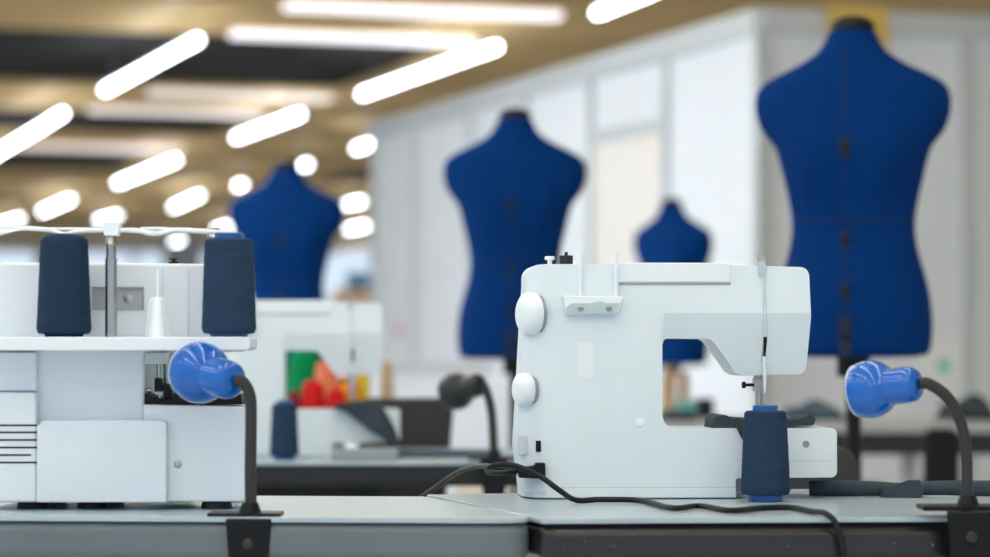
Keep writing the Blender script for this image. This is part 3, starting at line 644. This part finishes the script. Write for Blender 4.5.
# ------------------------------------------------------------------ dress forms
FORM = [(0.0, .150, .105), (.012, .158, .112), (.06, .163, .116), (.12, .160, .115), (.17, .149, .108), (.215, .134, .096), (.255, .127, .09), (.285, .1255, .089), (.33, .132, .095), (.38, .144, .106), (.42, .153, .112), (.448, .161, .110),
        (.462, .176, .104), (.485, .192, .098), (.515, .2005, .090), (.545, .2025, .083), (.568, .196, .075), (.585, .178, .068), (.600, .147, .062), (.615, .115, .057), (.632, .085, .052), (.650, .064, .047), (.672, .053, .043), (.695, .049, .041)]
def make_form():
    t = thing('dress_form', 'x', 'mannequin', (0,0,0), 0, 'blue dress forms')
    bm = B(); seg = 48; rings = []
    for z, w, d in FORM:
        ring = []
        for i in range(seg):
            a_ = 2*math.pi*i/seg; c, s = math.cos(a_), math.sin(a_); e = 0.86 if z < 0.45 else 0.92
            yy = d*math.copysign(abs(s)**e, s)
            if s < 0 and 0.36 < z < 0.5: yy *= 1.0 + 0.10*math.exp(-((abs(c)-0.5)/0.25)**2)   # shoulder blades
            yy += 0.012*math.sin((z-0.1)*7)
            ring.append(bm.verts.new((1.022*w*math.copysign(abs(c)**e, c), yy, z)))
        rings.append(ring)
    for A, C in zip(rings, rings[1:]):
        for i in range(seg): bm.faces.new((A[i], A[(i+1)%seg], C[(i+1)%seg], C[i]))
    bm.faces.new(list(reversed(rings[0]))); bm.faces.new(rings[-1])
    tor = obj('torso', bm, M['form'], t, angle=70, sub=1)
    bm = B(); lathe(bm, [(0.047, 0.690), (0.047, 0.700), (0.040, 0.710), (0.026, 0.717), (0.010, 0.72)], (0, 0.012*math.sin(4.2), 0), seg=32)
    for v in bm.verts: v.co.y *= 0.85
    obj('neck_cap', bm, M['black'], t)
    def face_y(z):
        for (z0, w0, d0), (z1, w1, d1) in zip(FORM, FORM[1:]):
            if z0 <= z <= z1:
                return -(d0+(d1-d0)*(z-z0)/(z1-z0)) + 0.012*math.sin((z-0.1)*7)
        return -FORM[-1][2]
    bm = B(); tube(bm, [(-0.012, face_y(z)+0.0006, z) for z in [0.01+0.02*i for i in range(33)]], 0.0016, 8, 2); obj('centre_seam', bm, M['formdark'], tor)
    bm = B()
    pts = []
    for i in range(41):
        a_ = 2*math.pi*i/40; c, s = math.cos(a_), math.sin(a_); z = 0.288; d = -face_y(z)
        pts.append((0.1288*math.copysign(abs(c)**.86, c), 0.0905*math.copysign(abs(s)**.86, s) + 0.012*math.sin((z-.1)*7), z))
    tube(bm, pts, 0.0018, 8, 1, smooth=False); obj('waist_seam', bm, M['formdark'], tor)
    for z, h_, w_ in ((0.437, 0.040, 0.022), (0.245, 0.036, 0.020), (0.137, 0.036, 0.020), (0.045, 0.085, 0.026)):
        bm = B(); y = face_y(z); box(bm, -0.012-w_/2, -0.012+w_/2, y-0.005, y+0.02, z-h_/2, z+h_/2); dl = obj('adjuster_slot', bm, M['formdark'], t, bevel=0.003)
        bm = B(); lathe(bm, [(w_*0.36, 0), (w_*0.36, 0.003), (w_*0.25, 0.0045)], (-0.012, y-0.005, z), (0,-1,0), 16); obj('adjuster_wheel', bm, M['black'], dl)
    bm = B(); lathe(bm, [(0.016, -0.82), (0.016, -0.041), (0.035, -0.04), (0.035, 0.002)], seg=24); pole = obj('stand_pole', bm, M['black'], t)
    for i in range(4):
        a_ = math.pi/4 + i*math.pi/2; bm = B(); tube(bm, [(0, 0, -0.78), (0.12*math.cos(a_), 0.12*math.sin(a_), -0.80), (0.26*math.cos(a_), 0.26*math.sin(a_), -0.885)], 0.012, 10); obj('stand_leg', bm, M['black'], t)
    return t
form = make_form()
def place_form(px, ybot, Y, rz, label, first=False, s=1.0):
    c = at(px, ybot, Y)
    # stand feet touch the floor: 0.897 below the torso bottom at scale 1
    zb = 0.897*s if True else c.z
    if first: form.location = (c.x, Y, c.z); form.rotation_euler = (0, 0, rz); form.scale = (s,)*3; form['label'] = label; return form
    return dup(form, (c.x, Y, c.z), rz, label, s)
place_form(853.5, 358, 6.10, -0.17, 'largest blue dress form, standing at right behind the near sewing machine', True)
place_form(515, 360, 8.27, 0.0, 'blue dress form in the middle, behind the left end of the near sewing machine')
place_form(286.5, 365, 10.2, -0.04, 'blurred blue dress form at left, rising behind the second sewing machine')
sf = place_form(673, 366, 12.4, -0.75, 'small far blue dress form turned sideways, seen above the near sewing machine')
for ch in sf.children:
    if ch.name.startswith(('stand_pole',)):
        ch.data = ch.data.copy(); ch.data.materials[0] = M['wood']
# feet on the floor: stretch each stand pole to reach down
for f in [o for o in COL.objects if o.name.startswith('dress_form')]:
    dz = f.location.z - 0.897
    for ch in f.children:
        if ch.name.startswith('stand_leg'): ch.location.z = -dz
        if ch.name.startswith('stand_pole'): ch.scale.z = (0.80+dz)/0.82 if dz > 0 else (0.80+dz)/0.82

# ------------------------------------------------------------------ things further back
def simple(name, label, cat, px0, px1, py0, py1, Y, depth, m, bevel=0.003, zbase=None, rz=0, group=None):
    a_ = at(px0, py1, Y); c = at(px1, py0, Y); z0 = a_.z if zbase is None else zbase
    bm = B(); w = (c.x-a_.x)/2; box(bm, -w, w, 0, depth, 0, c.z-z0)
    o = obj(name, bm, m, None, bevel=bevel); o.location = ((a_.x+c.x)/2, Y, z0); o.rotation_euler = (0, 0, rz); return tag(o, label, cat, group)
# rear table things
tz2 = T2
def heap(px, py, Y, r, m, label, tilt, zoff=0):
    """short fat thread cone lying or standing in the bright heap"""
    c = at(px, py, Y); t = thing('thread_cone', label, 'thread cone', (c.x, Y, c.z-r), 0, 'bright thread cones')
    bm = B(); ax = Vector(tilt).normalized(); o0 = Vector((0, 0, r)) - ax*r*1.1
    lathe(bm, [(r*0.7, 0.0), (r, 0.006), (r*0.98, r*1.0), (r*0.85, r*2.0), (r*0.78, r*2.15)], o0, ax, 32); obj('thread_winding', bm, m, t)
    bm = B(); lathe(bm, [(r*0.3, -0.004), (r*0.3, r*2.4), (r*0.22, r*2.42)], o0, ax, 20); obj('cone_core', bm, M['paper'], t)
# bright heap sits in an open tray behind the second machine
Yh = 6.95; kh = Yh/F
tc_ = at(335, 345, Yh)
tr = thing('tray_table', 'low side table behind the second sewing machine, holding bright thread cones', 'table', (tc_.x, Yh, 0))
ztop = at(335, 412, Yh).z
bm = B(); box(bm, -0.3, 0.16, -0.08, 0.40, ztop-0.03, ztop); obj('table_top', bm, M['dgrey'], tr, bevel=0.004)
for x_, y_ in ((-0.27, -0.05), (0.11, -0.05), (-0.27, 0.37), (0.11, 0.37)):
    bm = B(); cyl(bm, (x_, y_, 0), (x_, y_, ztop-0.03), 0.015); obj('leg', bm, M['steel'], tr)
def std(px, w, h, m, label, dy=0.0, base_py=None):
    Yc = Yh+dy; c = at(px, 345, Yc); k_ = Yc/F
    make_cone('thread_cone', w/2*k_, w/2*k_*0.72, h*k_, m, m, label, 'bright thread cones', loc=(c.x, Yc, ztop))
std(304, 40, 60, M['t_green'], 'bright green thread cone showing in the throat of the second machine', 0.25)
std(327, 30, 50, M['t_coral'], 'coral pink thread cone behind the red and orange cones', 0.13)
std(313, 27, 32, M['t_red'], 'red thread cone in the heap, in front of the green cone', -0.02)
std(336, 22, 24, M['t_red'], 'red thread cone in the heap, second from the left', -0.03)
std(350, 26, 36, M['t_orangey'], 'orange thread cone at the right end of the bright heap', 0.04)
std(294, 16, 22, M['t_crimson'], 'dark crimson thread cone at the left end of the bright heap', -0.03)
std(363, 16, 40, M['t_yel'], 'mustard yellow thread cone beside the orange one', 0.15)
std(387, 15, 48, M['tanobj'], 'tan thread cone right of the second machine needle', 0.3)
c = at(401, 331, 7.2)
# dark cloth over the end of the second machine and tray
p2 = m2.location
def m2p(px, py): return ((px-203)*Y2/F, (CAM_Z-T2)+(345-py)*Y2/F)
fp = [m2p(*q) for q in [(333,406),(342,403),(356,401.5),(372,402),(383,407),(391,420),(397,434),(400,444),(393,443),(385,438),(372,430),(358,420),(346,411)]]
FPc = catmull([(a_, 0, b_) for a_, b_ in fp], 3); rows = []; bm = B()
for j in range(4):
    y = -0.024 + 0.019*j/3
    rows.append([bm.verts.new((v.x + 0.003*math.sin(j*1.5+i*0.4), y + 0.003*math.sin(i*0.8), v.z + 0.002*math.sin(j*1.2+i*0.7))) for i, v in enumerate(FPc)])
for A, C in zip(rows, rows[1:]):
    for i in range(len(FPc)): bm.faces.new((A[i], A[(i+1)%len(FPc)], C[(i+1)%len(FPc)], C[i]))
bm.faces.new(rows[0]); bm.faces.new(list(reversed(rows[-1])))
cl2 = obj('fabric_piece', bm, M['cloth'], None, bevel=0.001); cl2.location = p2
bm = B(); prism_xz(bm, [m2p(*q) for q in [(334,408.2),(340,403.5),(356,402),(372,402.5),(384,408.2)]], -0.008, 0.10); obj('top_fold', bm, M['cloth'], cl2, bevel=0.002)
tag(cl2, 'slate fabric piece draped over the bed end of the second machine', 'fabric')
simple('metal_ruler', 'flat grey metal box lying before the second sewing machine bed', 'box', 331, 398, 448.5, 456, 5.47, 0.05, M['groove'], zbase=T2)
bm = B(); prism_xy(bm, [(-0.15, -0.05), (0.10, -0.06), (0.12, 0.05), (-0.10, 0.10)], 0.0, 0.012)
fo = obj('folded_fabric', bm, M['cloth_blue'], None, bevel=0.004); c = at(440, 345, 5.65); fo.location = (c.x, 5.65, T2); tag(fo, 'folded slate blue fabric on the rear table beside the black clip lamp', 'fabric')
# dark chair behind rear table
def chair(px, ytop, Y, halfw, label, name='office_chair', m=M['chair'], hgt=0.30, seat=True, rz=0.0, taper=0.78):
    c = at(px, ytop, Y); t = thing(name, label, 'chair', (c.x, Y, 0), rz, 'dark chairs')
    zt = c.z; zb_ = zt - hgt
    bm = B(); n_ = 12; pts = []
    hw = halfw*Y/F
    pts = [(-hw*taper, zb_), (hw*taper, zb_)] + [(hw - 0.03*(1-math.cos(a_)), zt-0.03+0.03*math.sin(a_)) for a_ in [i*math.pi/2/5 for i in range(6)]][::1] + [(-hw + 0.03*(1-math.cos(a_)), zt-0.03+0.03*math.sin(a_)) for a_ in [(5-i)*math.pi/2/5 for i in range(6)]]
    prism_xz(bm, pts, 0.0, 0.045); obj('backrest', bm, m, t, bevel=0.012)
    bm = B(); box(bm, -hw*0.95, hw*0.95, 0.05, 0.46, 0.43, 0.49); obj('seat', bm, m, t, bevel=0.02)
    bm = B(); tube(bm, [(0, 0.024, zb_+0.04), (0, 0.02, zb_-0.02), (0, 0.06, 0.42), (0, 0.2, 0.425)], 0.018, 10); obj('back_support', bm, M['black'], t)
    bm = B(); cyl(bm, (0, 0.25, 0.07), (0, 0.25, 0.43), 0.025); obj('gas_column', bm, M['black'], t)
    for i in range(5):
        a_ = i*2*math.pi/5; bm = B(); tube(bm, [(0, 0.25, 0.08), (0.25*math.cos(a_), 0.25+0.25*math.sin(a_), 0.045)], 0.016, 8, smooth=False); lg = obj('base_leg', bm, M['black'], t)
        bm = B(); lathe(bm, [(0.022, -0.012), (0.025, 0), (0.022, 0.012)], (0.25*math.cos(a_), 0.25+0.25*math.sin(a_), 0.0255), (math.sin(a_), -math.cos(a_), 0), 16); obj('caster', bm, M['black'], lg)
    return t
chair(404, 398, 6.19, 49, 'dark grey office chair behind the rear table, left of the black clip lamp')
chair(800, 447, 4.45, 58, 'dark grey chair back just behind the near table, under the free arm', hgt=0.16, taper=1.12)
# far counter and boxes at left
cc = at(420, 362, 15.5)
bm = B(); box(bm, -0.45, 0.35, -0.2, 0.2, cc.z-0.05, cc.z); 
ct = thing('counter', 'pale counter against the partition beyond the rear table', 'counter', (cc.x, 15.5, 0), PHI)
obj('counter_top', bm, M['alu'], ct, bevel=0.004)
bm = B(); box(bm, -0.42, 0.32, -0.17, 0.2, 0, cc.z-0.05); obj('counter_body', bm, M['panel'], ct)
wp = wallP(400) - E*0.006; pk = at(400, 330, wp.y); bm = B(); lathe(bm, [(0.045, 0), (0.05, 0.002), (0.05, 0.006)], axis=(-1, 0, 0), seg=24)
o = obj('pink_tag', bm, M['pink']); o.location = (wp.x, wp.y, pk.z); o.rotation_euler = (0, 0, PHI); tag(o, 'small round pink tag on the white partition right of the second machine', 'tag')
# white shelf with blue and orange boxes, far left
shc = at(355, 300, 24)
bm = B(); box(bm, -0.55, 0.45, 0, 0.5, 0, shc.z); o = obj('storage_cabinet', bm, M['panel'], None, bevel=0.01); o.location = (shc.x, 24, 0); tag(o, 'white cabinet far behind the second machine, topped with boxes', 'cabinet')
simple('storage_box', 'blurred blue box on the far white cabinet', 'box', 346, 370, 272, 287, 24.35, 0.1, M['skyblue'], zbase=shc.z)
simple('storage_box', 'orange box on the far white cabinet, left of two', 'box', 334, 349, 289, 300, 24.1, 0.1, M['orange'], zbase=shc.z)
simple('storage_box', 'orange box on the far white cabinet, right of two', 'box', 353, 368, 289, 300, 24.1, 0.1, M['orange'], zbase=shc.z)
# right-hand rear desk
dz = 0.715
dk = thing('desk', 'pale grey desk with steel legs behind the near table at right', 'table', (1.0, 9.0, 0))
bm = B(); box(bm, -0.6, 1.2, -0.3, 0.45, dz-0.035, dz); obj('desk_top', bm, M['midgrey'], dk, bevel=0.006)
bm = B(); box(bm, -0.56, 1.16, -0.27, -0.25, dz-0.10, dz-0.035); obj('apron', bm, M['chair'], dk)
lx = at(906, 345, 8.9).x - 1.0
for x_, y_ in ((lx, -0.15), (-0.5, -0.1), (1.1, -0.2), (1.1, 0.35), (-0.5, 0.35)):
    bm = B(); box(bm, x_-0.022, x_+0.022, y_-0.022, y_+0.022, 0, dz-0.035); obj('leg', bm, M['midgrey'], dk, bevel=0.003)
def lump(name, label, cat, px, Y, w, h, d, m, z0):
    c = at(px, 345, Y); bm = B(); bmesh.ops.create_icosphere(bm, subdivisions=4, radius=1)
    for v in bm.verts:
        q = v.co.copy(); nz = 0.12*math.sin(q.x*5+px)*math.cos(q.y*4) + 0.08*math.sin(q.z*7+q.x*3)
        v.co = Vector((q.x*w*(1+nz), q.y*d*(1+nz), max(0.0, (q.z+0.25)*h/1.25*(1+nz))))
    o = obj(name, bm, m); o.location = (c.x, Y, z0); return tag(o, label, cat)
lump('fabric_heap', 'dark slate fabric heap on the right rear desk, beside the big dress form pole', 'fabric', 812, 8.9, 0.10, 0.055, 0.08, M['cloth_blue'], dz)
lump('fabric_heap', 'dark fabric heap at the right end of the rear desk, behind the right lamp', 'fabric', 968, 8.9, 0.09, 0.07, 0.08, M['cloth'], dz)
lump('fabric_heap', 'dark fabric heap on the desk seen low through the machine throat', 'fabric', 676, 8.85, 0.06, 0.035, 0.08, M['cloth'], dz)
simple('teal_box', 'small teal box on the rear desk seen through the machine throat', 'box', 677, 697, 401, 416, 9.1, 0.1, M['teal'], zbase=dz)
simple('dark_box', 'small dark grey box right of the teal box on the rear desk', 'box', 698, 714, 399, 416, 9.15, 0.1, M['dgrey'], zbase=dz)
# wooden easel-like stand seen under the small form
simple('wooden_block', 'tan wooden post standing on the rear desk behind the machine throat', 'post', 681, 689, 372, 414, 9.32, 0.03, M['wood'], zbase=dz, rz=0.1)
simple('wooden_block', 'pale tan wooden post beside the machine throat edge on the rear desk', 'post', 661, 670, 372, 414, 9.33, 0.03, M['tanobj'], zbase=dz, rz=-0.1)
chair(942, 428, 8.2, 18, 'black chair tucked at the right rear desk', m=M['black'], hgt=0.26, taper=1.0)
# sheets and signs on the end partition
def on_end(px, py):
    # point on the end partition face
    r_ = ray(px, py); nrm = D; k_ = (corner - D*0.001 - Vector((0,0,0))).dot(nrm) / Vector((r_.x, r_.y, 0)).dot(nrm)
    return Vector((r_.x*k_, r_.y*k_, CAM_Z + r_.z*k_))
def board(name, label, cat, px0, px1, py0, py1, m, off=0.004, th=0.006):
    a_ = on_end(px0, py1); c = on_end(px1, py0); L_ = (Vector((c.x, c.y, 0))-Vector((a_.x, a_.y, 0))).length
    bm = B(); box(bm, 0, L_, -th, 0, 0, c.z-a_.z); o = obj(name, bm, m); o.location = a_ - D*off; o.rotation_euler = (0, 0, PHI); return tag(o, label, cat)
board('yellow_sign', 'yellow sign high on the wall behind the neck of the largest dress form', 'sign', 823, 884, 8, 48, M['yellow'], off=0.04)
pp = board('paper_notice', 'white paper notice with a turquoise spot right of the largest dress form', 'notice', 918, 962, 335, 392, M['paper'])
a_ = on_end(918, 392); c = on_end(943, 366)
bm = B(); lathe(bm, [(0.03, 0), (0.03, 0.001)], ((Vector((c.x,c.y,0))-Vector((a_.x,a_.y,0))).length, -0.0062, c.z-a_.z), (0,-1,0), 24); o = obj('printed_spot', bm, M['turq'], pp)
# boxes on the floor beneath
simple('cardboard_box', 'cream box on the floor between rear table and near machine', 'box', 455, 517, 472, 520, 8.9, 0.3, M['cream'], zbase=0.0)
simple('amber_box', 'small amber box on top of the cream floor box', 'box', 478, 492, 478, 486, 8.95, 0.1, M['amber'], zbase=None)
simple('cardboard_box', 'small tan box on the floor under the right rear desk', 'box', 918, 935, 482, 520, 9.0, 0.2, M['tanobj'], zbase=0.0)
simple('cardboard_box', 'small brown box on the floor near the big dress form pole', 'box', 862, 882, 484, 520, 9.05, 0.2, M['wood'], zbase=0.0)

# ------------------------------------------------------------------ light
w = bpy.data.worlds.new('world'); S.world = w; w.use_nodes = True
bg = w.node_tree.nodes['Background']; bg.inputs['Color'].default_value = (0.71, 0.85, 1.0, 1); bg.inputs['Strength'].default_value = 1.0
vs = S.view_settings; S.display_settings.display_device = 'sRGB'
vs.view_transform = 'Standard'; vs.look = 'None'; vs.exposure = 0.06; vs.gamma = 1.0; vs.use_curve_mapping = False
